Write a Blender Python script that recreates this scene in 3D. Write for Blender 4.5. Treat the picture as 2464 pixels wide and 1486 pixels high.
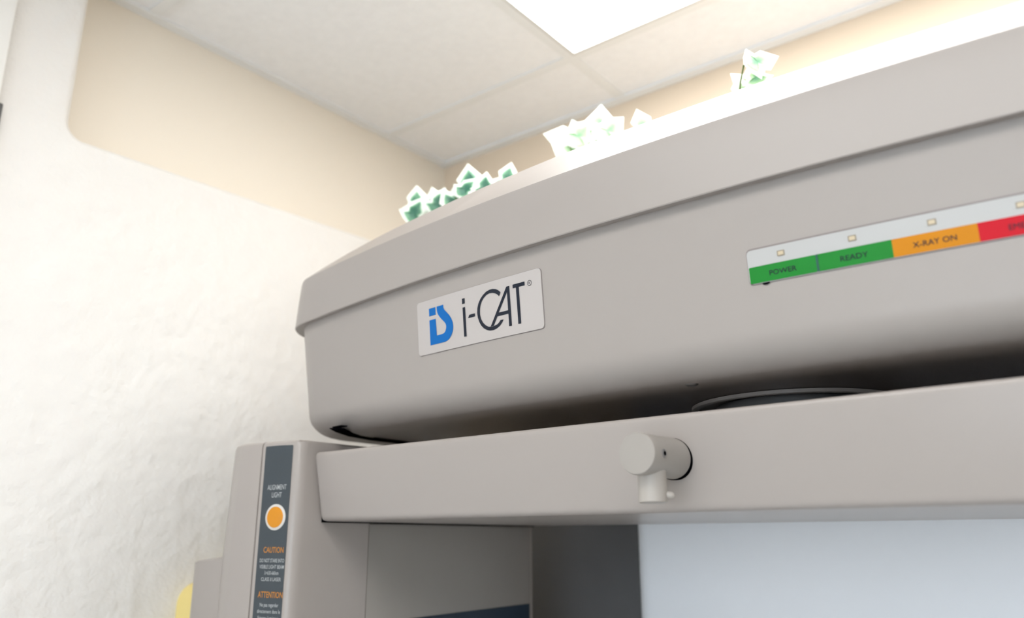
import bpy, bmesh, math, random
from mathutils import Vector, Matrix
from mathutils.geometry import tessellate_polygon
R = math.radians
SC = bpy.context.scene
for o in list(bpy.data.objects): bpy.data.objects.remove(o)
COL = SC.collection

# ---------------------------------------------------------------- camera
EYE = 1.45                                   # eye height (m)
cd = bpy.data.cameras.new('camera'); cam = bpy.data.objects.new('camera', cd); COL.objects.link(cam)
cam.location = (0, 0, EYE)
cam.rotation_euler = (R(90) + 0.2749, 0, R(38.3))
cd.sensor_width = 36; cd.lens = 36 * 1978 / 2464
cd.clip_start = .02
cd.dof.use_dof = True; cd.dof.focus_distance = .86; cd.dof.aperture_fstop = 3.6
SC.camera = cam

# ---------------------------------------------------------------- light
w = bpy.data.worlds.new('world'); SC.world = w; w.use_nodes = True
bg = w.node_tree.nodes['Background']
bg.inputs['Color'].default_value = (.77, .885, 1.0, 1)
WORLD = 6.6
bg.inputs['Strength'].default_value = WORLD
PANEL = 7.6                                  # ceiling panel emission
SC.view_settings.view_transform = 'Standard'; SC.view_settings.look = 'None'
SC.view_settings.gamma = 1; SC.view_settings.exposure = -0.10
SC.view_settings.use_curve_mapping = False

CEIL = EYE + .957
XL, XF, YB, XR, YN = -1.379, -1.300, 1.4565, 2.40, -2.60      # recessed wall, wall face, back, right, near

# ---------------------------------------------------------------- materials
def mat(name, col, rough=.5, spec=.5, bump=None, noise=None, metal=0, emit=None, coat=0):
    m = bpy.data.materials.new(name); m.use_nodes = True; nt = m.node_tree
    b = nt.nodes['Principled BSDF']
    b.inputs['Base Color'].default_value = (*col, 1); b.inputs['Roughness'].default_value = rough
    b.inputs['Specular IOR Level'].default_value = spec; b.inputs['Metallic'].default_value = metal
    b.inputs['Coat Weight'].default_value = coat
    tc = nt.nodes.new('ShaderNodeTexCoord')
    if emit:
        b.inputs['Emission Color'].default_value = (*emit[0], 1); b.inputs['Emission Strength'].default_value = emit[1]
    if noise:                                 # (scale, amount): slight mottling of the surface's own colour
        n = nt.nodes.new('ShaderNodeTexNoise'); n.inputs['Scale'].default_value = noise[0]; n.inputs['Detail'].default_value = 6
        r = nt.nodes.new('ShaderNodeMix'); r.data_type = 'RGBA'
        nt.links.new(tc.outputs['Object'], n.inputs['Vector'])
        r.inputs[6].default_value = (*[c * (1 - noise[1]) for c in col], 1)
        r.inputs[7].default_value = (*[min(1, c * (1 + noise[1])) for c in col], 1)
        nt.links.new(n.outputs['Fac'], r.inputs[0]); nt.links.new(r.outputs[2], b.inputs['Base Color'])
    if bump:                                  # (scale, strength, distance)
        n = nt.nodes.new('ShaderNodeTexNoise'); n.inputs['Scale'].default_value = bump[0]; n.inputs['Detail'].default_value = 5
        n.inputs['Roughness'].default_value = .6
        bp = nt.nodes.new('ShaderNodeBump'); bp.inputs['Strength'].default_value = bump[1]; bp.inputs['Distance'].default_value = bump[2]
        nt.links.new(tc.outputs['Object'], n.inputs['Vector'])
        nt.links.new(n.outputs['Fac'], bp.inputs['Height']); nt.links.new(bp.outputs['Normal'], b.inputs['Normal'])
    return m
M = dict(
    plaster=mat('textured_plaster', (.765, .745, .712), .75, .3, bump=(22, .8, .008), noise=(9, .015)),
    rightwall=mat('taupe_wall_paint', (.60, .58, .55), .7, .3, bump=(60, .1, .002)),
    recess_shade=mat('recess_shade_tone', (.86, .79, .68), .6, .3, bump=(60, .1, .002)),  # same paint as the plaster; the recess's shaded tone is in the colour
    peach=mat('smooth_peach_paint', (.78, .655, .51), .6, .3, bump=(60, .1, .002)),
    tile=mat('ceiling_tile', (.90, .90, .90), .9, .1, bump=(180, .5, .002), noise=(60, .05)),
    tbar=mat('grid_metal_white', (.84, .845, .835), .5, .4, noise=(8, .02)),
    floor=mat('vinyl_floor', (.80, .80, .79), .5, .4, noise=(5, .08)),
    casing=mat('white_gloss_trim', (.78, .77, .74), .4, .5, noise=(10, .02)),
    shell=mat('warm_grey_plastic', (.332, .298, .272), .40, .45, bump=(420, .03, .0006), noise=(3, .01)),
    arm=mat('warm_grey_enamel', (.350, .312, .284), .30, .45, noise=(3, .01)),
    colm=mat('pale_cool_plastic', (.93, .95, .98), .35, .45, noise=(3, .01)),
    dark=mat('charcoal_plastic', (.11, .108, .108), .5, .4, noise=(20, .05)),
    sensor=mat('taupe_sensor_cover', (.30, .275, .25), .45, .4, noise=(30, .02)),
    navy=mat('navy_label', (.008, .020, .036), .4, .4, noise=(30, .05)),
    ink=mat('dark_slate_ink', (.012, .016, .026), .5, .2, noise=(50, .05)),
    blue=mat('logo_blue', (.0, .115, .38), .5, .2, noise=(50, .03)),
    plate=mat('plate_white', (.445, .408, .385), .4, .4, noise=(20, .01)),
    edgeshadow=mat('edge_shadow_brown', (.23, .20, .19), .5, .4, noise=(50, .05)),  # edge shadow of name plate and status panel, painted as an underlay
    panel=mat('status_panel_white', (.43, .425, .41), .4, .4, noise=(20, .01)),
    green=mat('label_green', (.010, .190, .022), .5, .2, noise=(40, .03)),
    greenline=mat('label_dark_green', (.006, .075, .05), .4, .45, noise=(40, .03)),
    orange=mat('label_orange', (.52, .195, .003), .5, .2, noise=(40, .03)),
    red=mat('label_red', (.48, .004, .014), .5, .2, noise=(40, .03)),
    led=mat('clear_indicator_lens', (.56, .46, .31), .25, .5, noise=(80, .03)),
    ledrim=mat('indicator_bezel', (.28, .24, .18), .4, .5, noise=(80, .05)),
    slate=mat('slate_grey_decal', (.055, .065, .073), .5, .25, noise=(60, .04)),
    amber=mat('amber_button', (.60, .23, .003), .4, .45, noise=(60, .03)),
    ring=mat('button_ring_white', (.60, .57, .53), .4, .45, noise=(60, .02)),
    print=mat('pale_grey_print', (.42, .43, .43), .5, .4, noise=(60, .05)),
    printo=mat('orange_print', (.50, .20, .03), .5, .4, noise=(60, .05)),
    black=mat('black_gap', (.003, .003, .004), 1, 0, noise=(60, .1)),
    knob=mat('knob_enamel', (.325, .298, .268), .38, .45, bump=(500, .04, .0005), noise=(20, .02)),
    peg=mat('peg_nylon', (.40, .365, .325), .45, .45, noise=(20, .03)),
    steel=mat('brushed_steel', (.35, .35, .36), .35, .5, metal=1, noise=(200, .05)),
    yellow=mat('yellow_plastic', (.86, .74, .12), .4, .5, noise=(15, .03)),
    cream=mat('pale_yellow_plastic', (.80, .64, .24), .4, .5, noise=(15, .03)),
    pot=mat('terracotta', (.42, .18, .09), .8, .3, noise=(30, .1)),
    soil=mat('potting_soil', (.05, .032, .02), .95, .1, noise=(60, .4)),
    stem=mat('ivy_stem', (.12, .16, .05), .7, .3, noise=(60, .15)),
    frame=mat('fixture_frame', (.70, .70, .68), .4, .5, noise=(10, .02)),
    glow=mat('light_diffuser', (.9, .9, .9), .6, .2, emit=((1, .99, .975), PANEL), noise=(10, .01)),
)
g = bpy.data.materials.new('added_window_glass'); g.use_nodes = True
gb = g.node_tree.nodes['Principled BSDF']; gb.inputs['Transmission Weight'].default_value = 1
gb.inputs['Roughness'].default_value = 0; gb.inputs['IOR'].default_value = 1.02; M['glass'] = g
def leaf_material(nm='variegated_ivy', lo=.50, hi=.98, c0=(.018, .12, .07), c1=(.14, .34, .19)):
    m = bpy.data.materials.new(nm); m.use_nodes = True; nt = m.node_tree
    b = nt.nodes['Principled BSDF']; b.inputs['Roughness'].default_value = .4
    a = nt.nodes.new('ShaderNodeAttribute'); a.attribute_name = 'rim'
    t = nt.nodes.new('ShaderNodeTexCoord'); n = nt.nodes.new('ShaderNodeTexNoise'); n.inputs['Scale'].default_value = 45
    ad = nt.nodes.new('ShaderNodeMath'); ad.operation = 'MULTIPLY_ADD'; ad.inputs[1].default_value = .7
    nt.links.new(t.outputs['Object'], n.inputs['Vector']); nt.links.new(n.outputs['Fac'], ad.inputs[0])
    nt.links.new(a.outputs['Fac'], ad.inputs[2])
    r = nt.nodes.new('ShaderNodeValToRGB'); e = r.color_ramp.elements
    e[0].position = lo; e[0].color = (*c0, 1); e[1].position = hi; e[1].color = (.80, .86, .76, 1)
    x = r.color_ramp.elements.new((lo + hi) / 2); x.color = (*c1, 1)
    nt.links.new(ad.outputs[0], r.inputs[0]); nt.links.new(r.outputs[0], b.inputs['Base Color'])
    b.inputs['Subsurface Weight'].default_value = 0
    return m
M['leaf'] = leaf_material()
M['leaf_glare'] = leaf_material('glare_ivy', .30, .80, (.10, .30, .16), (.42, .62, .36))  # paler leaf copy: ceiling-light glare put into the colour

# ---------------------------------------------------------------- helpers
def finish(name, bm, m, parent=None, smooth=35, recalc=True):
    if recalc: bmesh.ops.recalc_face_normals(bm, faces=bm.faces)
    me = bpy.data.meshes.new(name); bm.to_mesh(me); bm.free()
    for x in (m if isinstance(m, (list, tuple)) else [m]): me.materials.append(M[x])
    if smooth:
        me.polygons.foreach_set('use_smooth', [True] * len(me.polygons)); me.set_sharp_from_angle(angle=R(smooth))
    o = bpy.data.objects.new(name, me); COL.objects.link(o)
    if parent: o.parent = parent
    return o
def tag(o, label=None, cat=None, group=None, kind=None):
    for k, v in (('label', label), ('category', cat), ('group', group), ('kind', kind)):
        if v: o[k] = v
    return o
def empty(name, loc, rz=0):
    o = bpy.data.objects.new(name, None); COL.objects.link(o); o.location = loc; o.rotation_euler.z = rz
    o.empty_display_size = .05; return o
def box(bm, a, b, mi=0, bevel=0, seg=2):
    vs = [bm.verts.new((x, y, z)) for x in (a[0], b[0]) for y in (a[1], b[1]) for z in (a[2], b[2])]
    fs = [bm.faces.new([vs[i] for i in f]) for f in ((0, 1, 3, 2), (4, 6, 7, 5), (0, 4, 5, 1), (2, 3, 7, 6), (0, 2, 6, 4), (1, 5, 7, 3))]
    for f in fs: f.material_index = mi
    if bevel:
        es = {e for f in fs for e in f.edges}
        bmesh.ops.bevel(bm, geom=list(es), offset=bevel, segments=seg, affect='EDGES', profile=.5, clamp_overlap=True)
    return fs
def loft(bm, rings, cap0=True, cap1=True):
    vr = [[bm.verts.new(p) for p in r] for r in rings]; n = len(vr[0])
    for a, b in zip(vr, vr[1:]):
        for i in range(n): bm.faces.new((a[i], a[(i + 1) % n], b[(i + 1) % n], b[i]))
    if cap0: bm.faces.new(vr[0])
    if cap1: bm.faces.new(vr[-1][::-1])
    return vr
def cyl(bm, p, q, r, n=40, prof=((0, 1), (1, 1)), caps=True):
    p, q = Vector(p), Vector(q); d = q - p; L = d.length; d.normalize()
    a = d.orthogonal().normalized(); b = d.cross(a)
    rings = [[p + d * (t * L) + (a * math.cos(2 * math.pi * i / n) + b * math.sin(2 * math.pi * i / n)) * (r * s) for i in range(n)] for t, s in prof]
    loft(bm, rings, caps, caps)
def poly(bm, pts):
    f = bm.faces.new([bm.verts.new(p) for p in pts]); return f

# ---------------------------------------------------------------- room
def wall_box(name, a, b, m):
    bm = bmesh.new(); box(bm, a, b); return tag(finish(name, bm, m, smooth=0), kind='structure')
wall_box('floor', (XL - .1, YN - .1, -.1), (XR + .1, YB + .1, 0), 'floor')
wall_box('ceiling', (XL - .1, YN - .1, CEIL), (XR + .1, YB + .1, CEIL + .1), 'tile')
wall_box('wall_back', (XL - .1, YB, 0), (XR + .1, YB + .12, CEIL), 'peach')
# left wall: smooth recessed strip under the ceiling, thick textured plaster below and beside it
LEDGE = EYE + .615; PIER = .483
bm = bmesh.new()
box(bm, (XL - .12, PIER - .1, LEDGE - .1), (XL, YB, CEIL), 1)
prof = [(YN, 0), (YB, 0), (YB, LEDGE + .021)]
for i in range(9):
    t = i / 8 * math.pi / 2; rr = .04
    prof.append((PIER + rr - rr * math.sin(t), LEDGE + rr - rr * math.cos(t)))
prof += [(PIER, CEIL), (YN, CEIL)]
n = len(prof)
def nose(k, d):
    y, z = prof[k]
    if k in (0, 1) or k == n - 1: return y, z
    if k == 2: return y, z + d
    if k == n - 2: return y + d, z
    t = (k - 3) / 8 * math.pi / 2; return y + d * math.sin(t), z + d * math.cos(t)
rings = [[(XF - .014 * (1 - math.cos(a)), *nose(k, .014 * math.sin(a))) for k in range(n)] for a in [i / 5 * math.pi / 2 for i in range(6)]]
rings.append([(XL - .12, *nose(k, .014)) for k in range(n)])
loft(bm, rings)
tag(finish('wall_left', bm, ['plaster', 'recess_shade'], smooth=40), kind='structure')
# window added in the unseen near wall to light the scanner's front
WX0, WX1, WZ0, WZ1 = -.75, 1.45, .50, 2.20
wall_box('wall_right', (XR, YN, 0), (XR + .12, YB, CEIL), 'rightwall')
bm = bmesh.new()
for a, b in (((XL - .1, YN - .12, 0), (XR + .1, YN, WZ0)), ((XL - .1, YN - .12, WZ1), (XR + .1, YN, CEIL)),
             ((XL - .1, YN - .12, WZ0), (WX0, YN, WZ1)), ((WX1, YN - .12, WZ0), (XR + .1, YN, WZ1))): box(bm, a, b)
tag(finish('wall_front', bm, 'plaster', smooth=0), kind='structure')
bm = bmesh.new()
for a, b in (((WX0, YN - .09, WZ0), (WX1, YN - .02, WZ0 + .05)), ((WX0, YN - .09, WZ1 - .05), (WX1, YN - .02, WZ1)),
             ((WX0, YN - .09, WZ0), (WX0 + .05, YN - .02, WZ1)), ((WX1 - .05, YN - .09, WZ0), (WX1, YN - .02, WZ1)),
             ((.32, YN - .09, WZ0), (.38, YN - .02, WZ1))): box(bm, a, b)
win = tag(finish('added_window_1', bm, 'casing', smooth=0), kind='structure')
bm = bmesh.new(); box(bm, (WX0 + .04, YN - .06, WZ0 + .04), (WX1 - .04, YN - .056, WZ1 - .04)); finish('added_window_glass', bm, 'glass', win, smooth=0)
# door casing at the far left of the view
bm = bmesh.new()
box(bm, (XF, .27, 0), (XF + .018, .387, CEIL - .03), bevel=.003)
tag(finish('trim_1', bm, 'casing'), kind='structure')
for nm, a, b in (('baseboard_left', (XF, YN, 0), (XF + .012, .26, .1)), ('baseboard_back', (XF, YB - .012, 0), (XR, YB, .1)),
                 ('baseboard_right', (XR - .012, YN, 0), (XR, YB, .1))):
    wall_box(nm, a, b, 'casing')
# suspended ceiling grid: tees and wall angle
GX = [-.825 + .61 * k for k in range(6)]; GY = [1.2425 - .61 * k for k in range(7)]
bm = bmesh.new(); h = .004
for x in GX: box(bm, (x - .0115, YN, CEIL - h), (x + .0115, YB, CEIL + .001))
for y in GY: box(bm, (XL, y - .0115, CEIL - h + .0005), (XR, y + .0115, CEIL + .001))
tag(finish('trim_2', bm, 'tbar', smooth=0), kind='structure')
bm = bmesh.new()
box(bm, (XL, PIER, CEIL - .006), (XL + .022, YB, CEIL)); box(bm, (XL, YB - .022, CEIL - .0065), (XR, YB, CEIL))
box(bm, (XF, YN, CEIL - .006), (XF + .022, PIER, CEIL))
tag(finish('trim_3', bm, 'tbar', smooth=0), kind='structure')
# ceiling light panels
def light_panel(x0, y0, label):
    t = tag(empty('ceiling_light', (x0 + .61, y0 + .305, CEIL)), label, 'light', 'ceiling light panels')
    bm = bmesh.new()
    for a, b in (((-.6, -.295), (.6, -.287)), ((-.6, .287), (.6, .295)), ((-.6, -.287), (-.592, .287)), ((.592, -.287), (.6, .287))):
        box(bm, (a[0], a[1], -.007), (b[0], b[1], -.001))
    finish('light_frame', bm, 'frame', t, smooth=0)
    bm = bmesh.new(); box(bm, (-.592, -.287, -.005), (.592, .287, -.002)); finish('diffuser', bm, 'glow', t, smooth=0)
light_panel(-.825, .6325, 'glowing white ceiling panel nearest the corner above the scanner')
light_panel(.395, -1.1975, 'added, unseen glowing ceiling panel behind the viewer, nearer the window wall')  # unseen panel, added to light the room from behind
light_panel(-.825, -.5875, 'added, unseen glowing ceiling panel above the viewer, nearer the left wall')  # unseen panel, added here to brighten the lid's chamfer

# small grey bracket at the very left edge
bm = bmesh.new()
box(bm, (XF, .3875, EYE + .588), (XF + .008, .3965, EYE + .636), bevel=.002)
tag(finish('wall_bracket', bm, 'dark'), 'small dark grey bracket on the plaster at the far left edge, beside the door casing', 'bracket')

# yellow case behind the scanner's left column
t = tag(empty('yellow_case', (XF + .035, .90, 1.05)), 'yellow rounded plastic case with a paler rim, on the left wall behind the scanner column', 'case')
def rr_ring(y0, y1, z0, z1, r, x, n=8):
    out = []
    for cy, cz, a0 in ((y1 - r, z1 - r, 0), (y0 + r, z1 - r, 90), (y0 + r, z0 + r, 180), (y1 - r, z0 + r, 270)):
        for i in range(n + 1):
            a = R(a0 + 90 * i / n); out.append((x, cy + r * math.cos(a), cz + r * math.sin(a)))
    return out
bm = bmesh.new(); loft(bm, [rr_ring(-.13, .13, 0, .335, .035, -.035), rr_ring(-.13, .13, 0, .335, .035, .012), rr_ring(-.126, .126, .004, .331, .032, .016)])
finish('case_shell', bm, 'cream', t)
bm = bmesh.new(); loft(bm, [rr_ring(-.118, .118, .012, .323, .028, .010), rr_ring(-.118, .118, .012, .323, .028, .034), rr_ring(-.112, .112, .018, .317, .023, .040)])
finish('case_lid', bm, 'yellow', t)

# ---------------------------------------------------------------- the scanner
S = .70                                        # metres per modelling unit of the scanner
OX, OY = -.50, 1.40
ang = R(-1.7); px, py = S * OX, S * OY
root = tag(empty('dental_scanner', (px * math.cos(ang) - py * math.sin(ang), px * math.sin(ang) + py * math.cos(ang), 0), ang),
           'large warm grey dental X-ray scanner with overhead housing, cross arm and side column', 'scanner')
def U(x, y, z): return Vector((S * (x - OX), S * (y - OY), EYE + S * z))
def part(name, bm, m, parent=root, smooth=35): return finish(name, bm, m, parent, smooth)

# overhead housing: bowed front, tapering sides, rolled lower edge
def bow(x): return .93 + (x + .56) ** 2 / 10.2
def skin(x, z): return bow(x) + .1 * (.44 - z)
def plan(ins, r, z, xl=-1.487, xr=.487, yb=1.76, n=10, m=28):
    xl += ins; xr -= ins; yb -= ins; f = lambda x: bow(x) + ins
    pts = []
    def bez(a, c, b):
        for i in range(n):
            t = i / n; k = .0
            # circular-ish corner through a cubic
            h = .5523
            p1 = (a[0] + (c[0] - a[0]) * h, a[1] + (c[1] - a[1]) * h); p2 = (b[0] + (c[0] - b[0]) * h, b[1] + (c[1] - b[1]) * h)
            u = 1 - t
            pts.append(tuple(u ** 3 * a[j] + 3 * u * u * t * p1[j] + 3 * u * t * t * p2[j] + t ** 3 * b[j] for j in (0, 1)))
    bez((xl, f(xl) + r), (xl, f(xl)), (xl + r, f(xl + r)))
    for i in range(m): x = xl + r + (xr - xl - 2 * r) * i / m; pts.append((x, f(x)))
    bez((xr - r, f(xr - r)), (xr, f(xr)), (xr, f(xr) + r))
    bez((xr, yb - r), (xr, yb), (xr - r, yb))
    bez((xl + r, yb), (xl, yb), (xl, yb - r))
    return [U(x, y, z) for x, y in pts]
ZB, FB = .207, .045
rings = [plan(.012, .10, .446)]
for z in (.436, .40, .35, .30): rings.append(plan(.1 * (.44 - z), .10, z))
for i in range(10):
    a = i / 9 * math.pi / 2; z = ZB + FB * (1 - math.sin(a)); base = .1 * (.44 - z)
    rings.append(plan(base + FB * (1 - math.cos(a)), .10 - .02 * i / 9, z))
rings.append(plan(.13, .07, ZB)); rings.append(plan(.136, .07, ZB + .003))
bm = bmesh.new(); loft(bm, rings); part('housing_body', bm, 'shell', smooth=30)
OV = .014
def ss(x, pts=((-1.60, 0), (-1.47, 0), (-1.36, .42), (-1.22, .68), (-1.0, .85), (-.7, 1.0), (-.4, 1.0), (.0, .85), (.3, .5), (.47, 0), (1, 0))):
    for (a, fa), (b, fb) in zip(pts, pts[1:]):
        if x <= b: return fa + (fb - fa) * (x - a) / (b - a)
    return 0
def top_ring(ins, r, dz, base):                # chamfer and crown that fade out towards the rounded ends
    A = plan(base, .10, 0); Bq = plan(ins, r, 0); out = []
    for p, q in zip(A, Bq):
        f = ss(p.x / S + OX); v = p.lerp(q, f); v.z = EYE + S * (.536 + dz * f); out.append(v)
    return out
rings = [plan(.010, .10, .446), plan(.010, .10, .4360), plan(-OV + .001, .10, .4340), plan(-OV, .10, .4355), plan(-OV + .003, .10, .49), plan(-OV + .006, .10, .532)]
rings += [top_ring(-OV + .007, .10, 0, -OV + .007), top_ring(-OV + .082, .10, .079, -OV + .012), top_ring(-OV + .088, .10, .082, -OV + .018)]
cr = []
for p in plan(.10, .09, 0):
    p.z = EYE + S * (.540 + .081 * ss(p.x / S + OX)); cr.append(p)
rings.append(cr)
def top_z(x): return EYE + S * (.540 + .081 * ss(x / S))
bm = bmesh.new(); loft(bm, rings, cap1=False)
bm.verts.ensure_lookup_table(); base = len(bm.verts) - len(cr); q = [bm.verts[base + i] for i in range(len(cr))]
# close the crown with strips from front to back so its arch is kept
nf = 10 + 28; N = len(cr)
i, j = 0, N - 1
while j - i > 1:
    if j - i > 2 and (i + 1) <= N: pass
    a_, b_ = q[i], q[j]
    # advance the side whose next vertex lags in x
    if (q[i + 1].co.x <= q[j - 1].co.x): bm.faces.new((a_, q[i + 1], b_)); i += 1
    else: bm.faces.new((a_, q[j - 1], b_)); j -= 1
part('housing_lid', bm, 'shell', smooth=22)
# specks of grime on lid and body
def on(x, z, off=.0012): return U(x, skin(x, z) - off, z)
def on_lid(x, z, off=.001): return U(x, bow(x) - OV + .06 * (z - .439) - off, z)

# underside fittings
bm = bmesh.new(); zz = ZB - .0006
def strip(bm, line, wd):
    L = []
    for i, p in enumerate(line):
        a = Vector(line[max(i - 1, 0)]); b = Vector(line[min(i + 1, len(line) - 1)]); d = (b - a).normalized(); nrm = Vector((-d.y, d.x)) * wd / 2
        L.append((Vector(p) + nrm, Vector(p) - nrm))
    for z in (zz,):
        vs = [(bm.verts.new(U(a.x, a.y, z)), bm.verts.new(U(b.x, b.y, z))) for a, b in L]
        for (a, b), (c, d) in zip(vs, vs[1:]): bm.faces.new((a, b, d, c))
    ws = [(bm.verts.new(U(a.x, a.y, z + .002)), bm.verts.new(U(b.x, b.y, z + .002))) for a, b in L]
    for (a, b), (c, d) in zip(ws, ws[1:]): bm.faces.new((a, c, d, b))
    loop = [v[0] for v in vs] + [v[1] for v in vs[::-1]]; lo2 = [v[0] for v in ws] + [v[1] for v in ws[::-1]]
    for i in range(len(loop)): j = (i + 1) % len(loop); bm.faces.new((loop[i], loop[j], lo2[j], lo2[i]))
strip(bm, [(-1.270, .992), (-1.300, 1.03), (-1.335, 1.09), (-1.352, 1.16), (-1.355, 1.30), (-1.355, 1.60)], .028)
part('cable_slot', bm, 'black', smooth=0)
bm = bmesh.new(); strip(bm, [(-1.262, .982), (-1.230, .978)], .013); part('vent_slit', bm, 'black', smooth=0)
PC = (-.497, 1.295)
def lathe(bm, c, prof, n=72):
    rings = [[U(c[0] + r * math.cos(2 * math.pi * i / n), c[1] + r * math.sin(2 * math.pi * i / n), z) for i in range(n)] for r, z in prof]
    vr = [[bm.verts.new(p) for p in r] for r in rings]
    for k in range(len(vr) - 1):
        for i in range(n): bm.faces.new((vr[k][i], vr[k][(i + 1) % n], vr[k + 1][(i + 1) % n], vr[k + 1][i]))
    return vr
bm = bmesh.new(); lathe(bm, PC, [(.160, .209), (.160, .204), (.158, .2028), (.152, .2028), (.150, .204), (.150, .209)]); part('pivot_rim', bm, 'arm')
bm = bmesh.new(); vr = lathe(bm, PC, [(.120, .208), (.120, .172), (.118, .1585), (.001, .1585)]); part('pivot_hub', bm, 'dark')
bm = bmesh.new(); lathe(bm, (-.527, 1.012), [(.0001, .2045), (.006, .2045), (.0085, .206), (.0095, .2075)], 24)
sc = part('housing_screw', bm, 'steel')

# name plate
def plate(bm, x0, x1, z0, z1, r, off, th=.0012, n=24):
    xs = sorted(set([x0 + (x1 - x0) * i / n for i in range(n + 1)] + [x0 + r * (1 - math.cos(R(a))) for a in (0, 30, 60, 90)] + [x1 - r * (1 - math.cos(R(a))) for a in (0, 30, 60, 90)]))
    top = []; bot = []
    for x in xs:
        d = 0
        q = min(x - x0, x1 - x)
        if r > 0 and q < r: d = r - math.sqrt(max(0, r * r - (r - q) ** 2))
        top.append((x, z1 - d)); bot.append((x, z0 + d))
    tf = [bm.verts.new(on(x, z, off)) for x, z in top]; bf = [bm.verts.new(on(x, z, off)) for x, z in bot]
    for i in range(len(xs) - 1): bm.faces.new((bf[i], bf[i + 1], tf[i + 1], tf[i]))
    loop = tf + bf[::-1]; pos = top + bot[::-1]
    lb = [bm.verts.new(on(x, z, off - th)) for x, z in pos]
    for i in range(len(loop)):
        j = (i + 1) % len(loop)
        if (loop[i].co - loop[j].co).length > 1e-6: bm.faces.new((loop[i], loop[j], lb[j], lb[i]))
bm = bmesh.new(); plate(bm, -1.0170, -.7290, .3070, .3998, .006, .0016, .0016); npl = part('name_plate', bm, 'plate', smooth=0)
npl['label'] = 'white rectangular logo plate'
bm = bmesh.new(); plate(bm, -1.0180, -.7280, .3060, .4007, .0065, .0004, .0004); part('plate_edge_shadow', bm, 'edgeshadow', npl, smooth=0)
def decal(name, polys, m, parent, off=.0022):
    bm = bmesh.new()
    for p in polys:
        vs = [bm.verts.new(on(x, z, off)) for x, z in p]
        for t in tessellate_polygon([[Vector((x, z, 0)) for x, z in p]]): bm.faces.new([vs[i] for i in t])
    o = part(name, bm, m, parent, smooth=0); return o
bL = [(-.985, .364), (-.9684, .364), (-.9671, .335), (-.9559, .335), (-.9489, .3359), (-.945, .3389), (-.9429, .3437), (-.9426, .3476), (-.9439, .3513), (-.9475, .3553), (-.954, .3611), (-.9604, .3681), (-.9635, .3733), (-.9646, .3782), (-.9646, .3842), (-.9475, .3842), (-.9475, .3795), (-.9452, .375), (-.9397, .3697), (-.9334, .3636), (-.9288, .3571), (-.926, .3503), (-.9252, .3434), (-.9267, .3357), (-.9309, .3291), (-.9363, .3243), (-.9432, .3215), (-.9475, .3208), (-.9848, .3208)]
lg = decal('logo_mark', [[(-.985, .3842), (-.968, .3842), (-.968, .371), (-.985, .371)], bL], 'blue', npl); lg['label'] = 'blue is logo mark'
CC = [(-.8128, .378), (-.8171, .3821), (-.8228, .3851), (-.8293, .3868), (-.8368, .3869), (-.8445, .3852), (-.8517, .3814), (-.8583, .3761), (-.8631, .3699), (-.866, .3627), (-.8671, .3551), (-.8662, .3472), (-.8635, .3396), (-.8595, .3329), (-.8538, .3275), (-.8473, .3237), (-.84, .3215), (-.8326, .3211), (-.8251, .3226), (-.8182, .3257), (-.8135, .3297), (-.8098, .334), (-.8163, .3342), (-.8195, .3313), (-.8235, .3288), (-.8300, .3274), (-.8366, .3269), (-.8432, .3281), (-.8497, .3317), (-.8553, .3371), (-.8591, .3438), (-.8607, .3506), (-.8605, .3583), (-.8587, .3657), (-.8553, .3716), (-.8506, .3762), (-.8442, .3799), (-.8373, .3813), (-.8306, .3807), (-.8248, .3788), (-.8198, .3758), (-.8165, .3724)]
letters = [[(-.901, .385), (-.8946, .385), (-.8946, .376), (-.901, .376)], [(-.9006, .3701), (-.8945, .3701), (-.8942, .3214), (-.9002, .3214)],
           [(-.8855, .3553), (-.8724, .3553), (-.8724, .3503), (-.8886, .3503)], CC,
           [(-.7999, .3843), (-.7937, .3843), (-.7985, .3765), (-.8190, .3472), (-.8316, .3277), (-.8387, .3273)],
           [(-.7999, .3843), (-.7936, .3843), (-.7931, .3212), (-.7989, .3212), (-.7991, .3768)],
           [(-.8194, .3466), (-.7987, .3466), (-.7987, .3412), (-.8235, .3412)],
           [(-.7865, .3847), (-.7617, .3847), (-.7617, .3788), (-.7865, .3788)], [(-.7799, .3790), (-.774, .3790), (-.7738, .3215), (-.7797, .3215)]]
lt = decal('lettering', letters, 'ink', npl); lt['label'] = 'dark i-CAT lettering'
# text helper
def text_mesh(s, face):
    cu = bpy.data.curves.new('t', 'FONT'); cu.body = s; cu.size = 1; cu.offset = face
    cu.resolution_u = 3
    o = bpy.data.objects.new('t', cu); COL.objects.link(o)
    dg = bpy.context.evaluated_depsgraph_get(); dg.update()
    me = bpy.data.meshes.new_from_object(o.evaluated_get(dg))
    vs = [v.co.copy() for v in me.vertices]; fs = [tuple(p.vertices) for p in me.polygons]
    bpy.data.objects.remove(o); bpy.data.meshes.remove(me); bpy.data.curves.remove(cu)
    x0 = min(v.x for v in vs); x1 = max(v.x for v in vs)
    return [((v.x - x0) / (x1 - x0), v.y / .73) for v in vs], fs        # y: 0 baseline .. 1 cap height
def put_text(bm, s, x0, x1, z0, hgt, fn, face=.0):
    vs, fs = text_mesh(s, face)
    bv = [bm.verts.new(fn(x0 + (x1 - x0) * a, z0 + hgt * b)) for a, b in vs]
    for f in fs:
        try: bm.faces.new([bv[i] for i in f])
        except ValueError: pass
bm = bmesh.new(); fn = lambda x, z: on(x, z, .0022)
put_text(bm, 'R', -.7535, -.7505, .3786, .0038, fn)
cx, cz = -.7520, .3804
a = [bm.verts.new(fn(cx + .0043 * math.cos(t / 12 * math.pi), cz + .0043 * math.sin(t / 12 * math.pi))) for t in range(24)]
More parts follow.
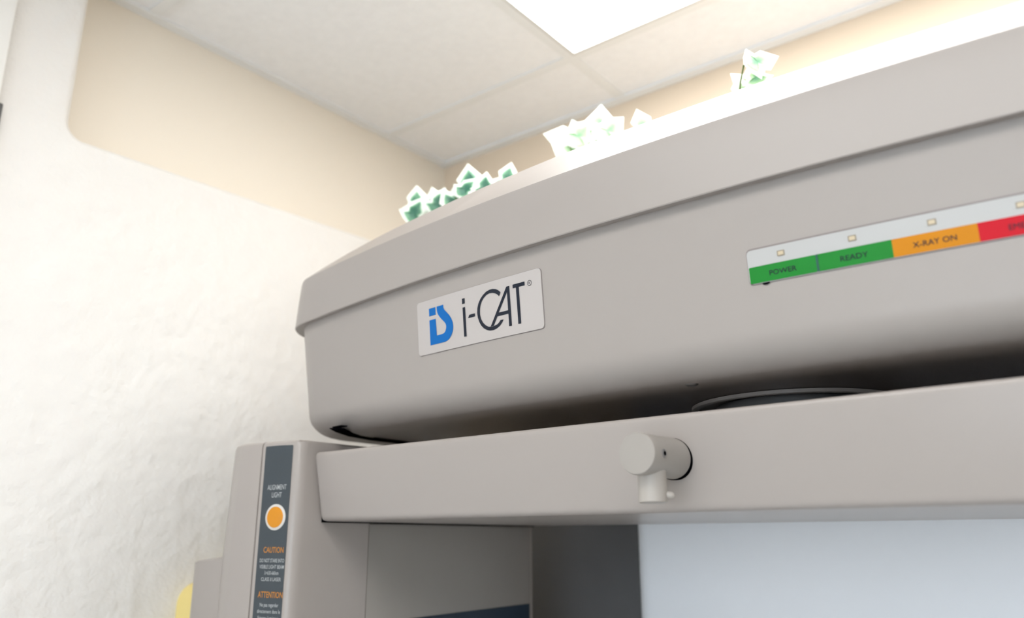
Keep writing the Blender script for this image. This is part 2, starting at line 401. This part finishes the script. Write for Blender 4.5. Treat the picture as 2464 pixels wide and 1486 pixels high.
b = [bm.verts.new(fn(cx + .0036 * math.cos(t / 12 * math.pi), cz + .0036 * math.sin(t / 12 * math.pi))) for t in range(24)]
for i in range(24): bm.faces.new((a[i], a[(i + 1) % 24], b[(i + 1) % 24], b[i]))
part('registered_mark', bm, 'ink', npl, smooth=0)

# status panel
sx = [-.4020, -.3180, -.2340, -.1480, -.0610, .0250]
bm = bmesh.new(); plate(bm, -.4030, .0260, .3080, .3510, .005, .0014, .0014, 40); sp = part('status_panel', bm, 'panel', smooth=0); sp['label'] = 'white status strip with coloured bands'
bm = bmesh.new(); plate(bm, -.4042, .0272, .3068, .3536, .006, .0004, .0004, 40); part('panel_edge_shadow', bm, 'edgeshadow', sp, smooth=0)
for i, c in enumerate(('green', 'green', 'orange', 'red', 'red')):
    bm = bmesh.new(); plate(bm, sx[i] + (.0012 if i == 1 else 0), sx[i + 1] - (.0012 if i == 0 else 0), .3086, .3294, .0015 if i == 0 else 0, .0020, .0006, 8)
    part(c + '_band', bm, c, sp, smooth=0)
bm = bmesh.new(); plate(bm, -.3192, -.3166, .3087, .3293, 0, .0024, .0010, 2); part('band_divider', bm, 'greenline', sp, smooth=0)
for x in (-.3598, -.2754, -.1907, -.1058, -.0205):
    bm = bmesh.new(); plate(bm, x - .0048, x + .0048, .3367, .3439, .001, .0019, .0006, 2); r_ = part('indicator_light', bm, 'ledrim', sp, smooth=0)
    bm = bmesh.new(); plate(bm, x - .0032, x + .0032, .3381, .3424, .0008, .0024, .0006, 2)
    part('indicator_lens', bm, 'led', sp, smooth=0)
fn = lambda x, z: on(x, z, .0025)
for t_, a, b in (('POWER', -.3765, -.3430), ('READY', -.2915, -.2605), ('X-RAY ON', -.2130, -.1690), ('EMERGENCY', -.1200, -.0700)):
    bm = bmesh.new(); put_text(bm, t_, a, b, .3152, .0066, fn, .0 if t_ == 'EMERGENCY' else .006)
    o = part('band_caption', bm, 'ink', sp, smooth=0); o['label'] = 'dark caption ' + t_
bm = bmesh.new()
for (x, z, r, f) in ((-.3826, .3080, .0035, on),):
    poly(bm, [f(x + r * 1.4 * math.cos(k), z - .001 + r * .6 * math.sin(k)) for k in [j * .5236 for j in range(12)]])
part('glue_smudge', bm, 'black', sp, smooth=0)

# cross arm
XI = -1.300
def arm_ring(x, inset=0, round_=.010):
    # cross-section in y/z, counter-clockwise; front leans: top nearer than bottom
    F0, F1, zb, zt, yb = .984, .960, .0355, .1615, 1.633
    c = [(F0, zb), (yb, zb), (yb, zt), (F1, zt)]
    out = []
    for k in range(4):
        p = Vector(c[k]); a = Vector(c[k - 1]); b = Vector(c[(k + 1) % 4]); r = round_
        cen = p + ((a - p).normalized() + (b - p).normalized()) * r
        da = (p + (a - p).normalized() * r) ; db = (p + (b - p).normalized() * r)
        for i in range(6):
            t = i / 5; q = (1 - t) ** 2 * da + 2 * t * (1 - t) * p + t * t * db; out.append(q)
    m = Vector((1.3, .0985))
    res = []
    for q in out:
        d = m - q; q2 = Vector((q.x + (inset if d.x > 0 else -inset), q.y + (inset if d.y > 0 else -inset)))
        res.append(U(x, q2.x, q2.y))
    return res
rings = []
for i in range(6):
    a = i / 5 * math.pi / 2; rr = .013; rings.append(arm_ring(XI + .0025 + rr * (1 - math.sin(a)), rr * (1 - math.cos(a))))
rings = rings[::-1]
rings += [arm_ring(x) for x in (-1.0, -.5, 0, .28)] + [arm_ring(.295, .004)]
bm = bmesh.new(); loft(bm, rings); part('cross_arm', bm, 'arm', smooth=30)
bm = bmesh.new(); box(bm, U(XI - .004, .992, .0335), U(XI + .006, 1.625, .157)); part('arm_gap_shade', bm, 'black', smooth=0)  # black filler standing for the shaded gap between arm and column

# side column hanging from the arm (left one in view, right one beyond the frame)
def column_rings(side=1):
    base = [(-1.300, 1.108), (-1.300, .952), (-1.3012, .944), (-1.3045, .937), (-1.310, .9315), (-1.316, .930), (-1.345, .9225), (-1.3885, .9125),
            (-1.3888, .920), (-1.3912, .920), (-1.3915, .9115), (-1.418, .9075), (-1.452, .9070), (-1.476, .9095), (-1.492, .917), (-1.502, .930), (-1.508, .95), (-1.512, 1.108)]
    R_ = []
    for z, dx, ins in ((-1.0, .018, 0), (-.03, .014, 0), (.174, 0, 0), (.180, 0, .002), (.1835, 0, .007)):
        r = []
        for x, y in base:
            f = max(0, (-x - 1.38) / .13); xx = x - dx * f; yy = y
            xx += ins * (1 if x < -1.42 else (-1 if x > -1.31 else 0)); yy += ins * (1 if y < 1.0 else 0)
            xx = xx if side == 1 else -1.0 - xx
            r.append(U(xx, yy, z))
        R_.append(r)
    return R_
bm = bmesh.new(); loft(bm, column_rings())
cf = part('side_column', bm, 'arm', smooth=32); cf['label'] = 'tall left side column'
bm = bmesh.new(); box(bm, U(-1.50, 1.106, -1.0), U(-1.303, 1.633, .150), bevel=.004); part('sensor_housing', bm, 'arm')
bm = bmesh.new(); box(bm, U(-1.304, 1.110, -.95), U(-1.3005, 1.618, .0325), bevel=.001); part('sensor_cover', bm, 'sensor')
bm = bmesh.new()
c = [(1.125, -.153), (1.614, -.143), (1.614, -.32), (1.125, -.32)]
fr = [bm.verts.new(U(-1.2998, y, z)) for y, z in c]; bk = [bm.verts.new(U(-1.301, y, z)) for y, z in c]
bm.faces.new(fr); bm.faces.new(bk[::-1])
for i in range(4): bm.faces.new((fr[i], fr[(i + 1) % 4], bk[(i + 1) % 4], bk[i]))
o = part('navy_label', bm, 'navy', smooth=0); o['label'] = 'dark navy label'
# shoulder box on the column's outer side
bm = bmesh.new()
def sh(z, zl, ins=0):
    return [U(-1.47, .928 + ins, z), U(-1.630, .935 + ins, z + (zl - z)), U(-1.652 + ins, .945 + ins, zl), U(-1.658 + ins, .965, zl), U(-1.658 + ins, 1.25 - ins, zl), U(-1.47, 1.25 - ins, z)]
loft(bm, [sh(-1.0, -1.0), sh(-.028, -.043), sh(-.024, -.039, .004)]); part('shoulder_box', bm, 'arm', smooth=30)
bm = bmesh.new(); loft(bm, column_rings(-1)); o = part('side_column', bm, 'arm', smooth=32); o['label'] = 'right side column'

# control strip decal on the column front
def cs(x, z, off=.0008):                       # follows the column's front face
    y = .9125 + (x + 1.3885) * (.9225 - .9125) / .0435 if x < -1.345 else .9225 + (x + 1.345) * .0075 / .029
    return U(x, y - off, z)
bm = bmesh.new()
xs = [-1.3815, -1.345, -1.3165]
for off in (.0008,):
    rows = [[bm.verts.new(cs(x, z, off)) for x in xs] for z in (-.45, .172, .1745)]
    rows[2][0].co = cs(-1.3805, .1740); rows[2][2].co = cs(-1.3178, .1740)
    for a, b in zip(rows, rows[1:]):
        for i in range(2): bm.faces.new((a[i], a[i + 1], b[i + 1], b[i]))
ct = part('control_strip', bm, 'slate', smooth=0); ct['label'] = 'slate grey control strip with printed warnings'
def disc(bm, c, rx, off, n=40):
    poly(bm, [cs(c[0] + rx * math.cos(2 * math.pi * i / n), c[1] + rx * math.sin(2 * math.pi * i / n), off) for i in range(n)])
bc = (-1.3455, .0425)
def puck(name, m, r, o1, o0):
    bm = bmesh.new(); n = 40
    f = lambda rr, off: [cs(bc[0] + rr * .98 * math.cos(2 * math.pi * i / n), bc[1] + rr * math.sin(2 * math.pi * i / n), off) for i in range(n)]
    loft(bm, [f(r, o0), f(r, o1), f(r * .96, o1 + .0006)]); return part(name, bm, m, ct)
puck('button_ring', 'ring', .0235, .0015, .0006)
o = puck('alignment_button', 'amber', .0190, .0024, .0012); o['label'] = 'round amber button'
def lines(name, m, L, face=.006):
    for s, xc, wd, z, h in L:
        bm = bmesh.new(); put_text(bm, s, xc - wd / 2, xc + wd / 2, z, h, lambda x, z: cs(x, z, .0014), face)
        o = part(name, bm, m, ct, smooth=0); o['label'] = ('orange' if m == 'printo' else 'pale grey') + ' printed line on the strip'
lines('warning_line', 'print', [('ALIGNMENT', -1.3470, .0440, .0925, .0095), ('LIGHT', -1.3460, .0230, .0785, .0095),
      ('DO NOT STARE INTO', -1.3460, .0560, -.0375, .0068), ('VISIBLE LIGHT BEAM', -1.3455, .0560, -.0485, .0068),
      ('\u03bb=630-660nm', -1.3450, .0320, -.0590, .0066), ('CLASS II LASER', -1.3450, .0450, -.0700, .0066),
      ('Ne pas regarder', -1.3450, .0420, -.1140, .0066), ('directement dans le', -1.3450, .0520, -.1250, .0066), ('faisceau lumineux', -1.3450, .0480, -.1360, .0066)])
lines('warning_heading', 'printo', [('CAUTION', -1.3440, .0460, -.0205, .0105), ('ATTENTION', -1.3440, .0560, -.0985, .0108)], .010)

# head-rest knob with its hanging peg
KX, KZ, KY0, KY1 = -.538, .1035, .9710, .8790
bm = bmesh.new(); cyl(bm, U(KX, KY0 + .006, KZ), U(KX, KY0 - .0035, KZ - .0005), S * .0272, 48); part('knob_gasket', bm, 'black')
bm = bmesh.new(); cyl(bm, U(KX, KY0 - .003, KZ), U(KX, KY1, KZ), S * .0262, 64, ((0, 1), (.97, 1), (.985, .985), (1, .955)))
kn = part('arm_knob', bm, 'knob'); kn['label'] = 'round grey knob on the cross arm'
bm = bmesh.new(); cyl(bm, U(KX, .913, KZ - .015), U(KX + .001, .912, .0455), S * .0180, 40, ((0, 1), (.95, 1), (.985, .985), (1, .94))); part('hanging_peg', bm, 'peg', kn)
a = Vector((.87, .35, 0)).normalized()
p = U(KX, .912, .0545)
bm = bmesh.new(); cyl(bm, p + a * S * .015, p + a * S * .0270, S * .0046, 20, ((0, 1), (.6, 1), (.85, .8), (1, .45))); part('peg_pin', bm, 'peg', kn)
p = U(KX + .0258, .9010, KZ)
bm = bmesh.new(); cyl(bm, p - Vector((.0006, 0, 0)), p + Vector((.0008, 0, 0)), S * .0056, 20, ((0, 1), (.6, 1), (1, .8))); part('set_screw', bm, 'steel', kn)
bm = bmesh.new(); cyl(bm, p + Vector((.0006, 0, 0)), p + Vector((.0010, 0, 0)), S * .0030, 6); part('screw_socket', bm, 'black', kn)

# rear support column
bm = bmesh.new()
def sup(z, ins=0):
    x0, x1, y0, y1, r = -1.085 + ins, .085 - ins, 1.73 + ins, 2.00 - ins, .05
    pts = []
    for cx, cy, a0, r_ in ((x0 + r, y0 + r, 180, r), (x1 - r, y0 + r, 270, r), (x1 - .02, y1 - .02, 0, .02), (x0 + .02, y1 - .02, 90, .02)):
        for i in range(11): a = R(a0 + 9 * i); pts.append(U(cx + r_ * math.cos(a), cy + r_ * math.sin(a), z))
    return pts
FZ = -EYE / S
loft(bm, [sup(FZ + .09), sup(.615), sup(.622, .008)]); part('support_column', bm, 'colm', smooth=30)
bm = bmesh.new(); box(bm, U(-1.50, 1.82, FZ + .09), U(-1.04, 1.98, .16), bevel=.006); part('dark_rear_box', bm, 'dark')  # plain dark box left of the support column
bm = bmesh.new(); box(bm, U(-1.55, 1.15, FZ), U(.55, 2.01, FZ + .09), bevel=.012); part('floor_base', bm, 'dark')

# ---------------------------------------------------------------- ivy pots on top of the housing
def ivy_leaf(bm, lay, base, tip_dir, normal, L, curl):
    d = tip_dir.normalized(); nrm = (normal - d * normal.dot(d)).normalized(); s = d.cross(nrm)
    out = [(0, 0), (.10, -.22), (.30, -.46), (.42, -.24), (.62, -.30), (1.0, 0), (.62, .30), (.42, .24), (.30, .46), (.10, .22)]
    out = [(a, b * 1.05) for a, b in out]
    def P(a, b, h=0): return base + (d * a + s * b + nrm * (h - curl * (abs(b) * .9 + a * a * .5))) * L
    o = [bm.verts.new(P(a, b)) for a, b in out]
    q = [bm.verts.new(P(.12 + (a - .05) * .66, b * .52, .02)) for a, b in out]
    c = bm.verts.new(P(.38, 0, -.03))
    for v in o: v[lay] = 1
    n = len(o)
    for v in q: v[lay] = .25
    c[lay] = 0
    for i in range(n):
        j = (i + 1) % n; bm.faces.new((o[i], o[j], q[j], q[i])); bm.faces.new((q[i], q[j], c))
def ivy(x, y, leaves, seed, label, lm='leaf', spread=.085, height=.10, nl=24):
    rnd = random.Random(seed); z0 = top_z(x) + .002
    t = tag(empty('potted_ivy', (x, y, z0)), label, 'plant', 'potted ivies on top of the scanner')
    bm = bmesh.new(); n = 32
    prof = ((.032, 0), (.045, .07), (.050, .07), (.051, .088), (.047, .088), (.044, .075), (.001, .075))
    rings = [[Vector((r * math.cos(2 * math.pi * i / n), r * math.sin(2 * math.pi * i / n), z)) for i in range(n)] for r, z in prof]
    loft(bm, rings); finish('pot', bm, 'pot', t)
    bm = bmesh.new(); cyl(bm, (0, 0, .070), (0, 0, .080), .0445, 24); finish('soil', bm, 'soil', t)
    L = []
    for i in range(nl):
        a = rnd.uniform(0, 2 * math.pi); h = rnd.uniform(.06, height); rr = spread * rnd.uniform(.2, 1) * (1 if h > .1 else 1.1)
        L.append((Vector((rr * math.cos(a), rr * math.sin(a) * .7, h)), Vector((math.cos(a), math.sin(a), rnd.uniform(-.5, .7))),
                  Vector((rnd.uniform(-.4, .6), rnd.uniform(-1, -.3), rnd.uniform(.2, 1))), rnd.uniform(.038, .055)))
    for (lx, ly, lz, dx, dz, sz) in leaves:
        d = Vector((.785 * dx, .62 * dx, dz)).normalized()
        L.append((Vector((lx - x, ly - y, lz - z0)) - d * sz * .95, d, Vector((.62 + rnd.uniform(-.3, .3), -.785, rnd.uniform(-.3, .25))), sz * 1.15))
    bm = bmesh.new(); lay = bm.verts.layers.float.new('rim')
    for b, d, nn, s in L: ivy_leaf(bm, lay, b, d, nn, s, rnd.uniform(.05, .35))
    o = finish('foliage', bm, lm, t, smooth=0, recalc=False)
    bm = bmesh.new()
    for b, d, nn, s in L:
        p0 = Vector((rnd.uniform(-.02, .02), rnd.uniform(-.02, .02), .075)); mid = Vector((b.x * .35, b.y * .35, max(.1, b.z * .8)))
        pts = [p0 * (1 - u) ** 2 + mid * 2 * u * (1 - u) + b * u * u for u in (0, .25, .5, .75, 1)]
        rings = [[p + Vector((.0013 * math.cos(k * 2.094), .0013 * math.sin(k * 2.094), 0)) for k in range(3)] for p in pts]
        loft(bm, rings)
    finish('stems', bm, 'stem', t)
    return t
# leaves: tip x, y, z, lean across and up, length (metres, in the room)
zE = EYE
ivy(-.90, .99, [(-.995, .98, zE + .616, -.1, 1, .055), (-.954, .98, zE + .603, -.3, 1, .050), (-.930, .98, zE + .596, .3, .8, .050),
               (-.901, .98, zE + .594, -.1, 1, .050), (-.870, .98, zE + .622, -.15, 1, .066), (-.829, .98, zE + .598, .1, 1, .045),
               (-.776, .98, zE + .600, .2, 1, .050), (-.975, .97, zE + .585, .4, .8, .050), (-.915, .97, zE + .585, -.5, .8, .052), (-.848, .97, zE + .590, .6, .6, .045)],
    3, 'dark and white variegated ivy at the left end of the housing top, nearest the corner')
ivy(-.645, 1.01, [(-.708, 1.0, zE + .644, -1, .25, .066), (-.662, 1.0, zE + .645, -.3, 1, .060), (-.613, 1.0, zE + .659, .1, 1, .068),
                (-.577, 1.0, zE + .628, .8, .8, .055), (-.628, .99, zE + .634, .5, .7, .055), (-.690, .99, zE + .616, -.6, .4, .055), (-.544, 1.0, zE + .628, -.3, 1, .045),
                (-.650, .99, zE + .625, .2, .8, .05), (-.600, .99, zE + .620, -.6, .7, .05)],
    8, 'variegated ivy with painted-in glare in the middle of the housing top, between the other two', 'leaf_glare')
ivy(-.39, .97, [(-.378, .97, zE + .612, -.7, .6, .036), (-.352, .97, zE + .622, -.2, 1, .040), (-.322, .97, zE + .621, 1, .35, .046), (-.371, .97, zE + .602, -.2, 1, .045)],
    14, 'ivy furthest right on the housing top, one sprig showing, glare painted into its leaves', 'leaf_glare')
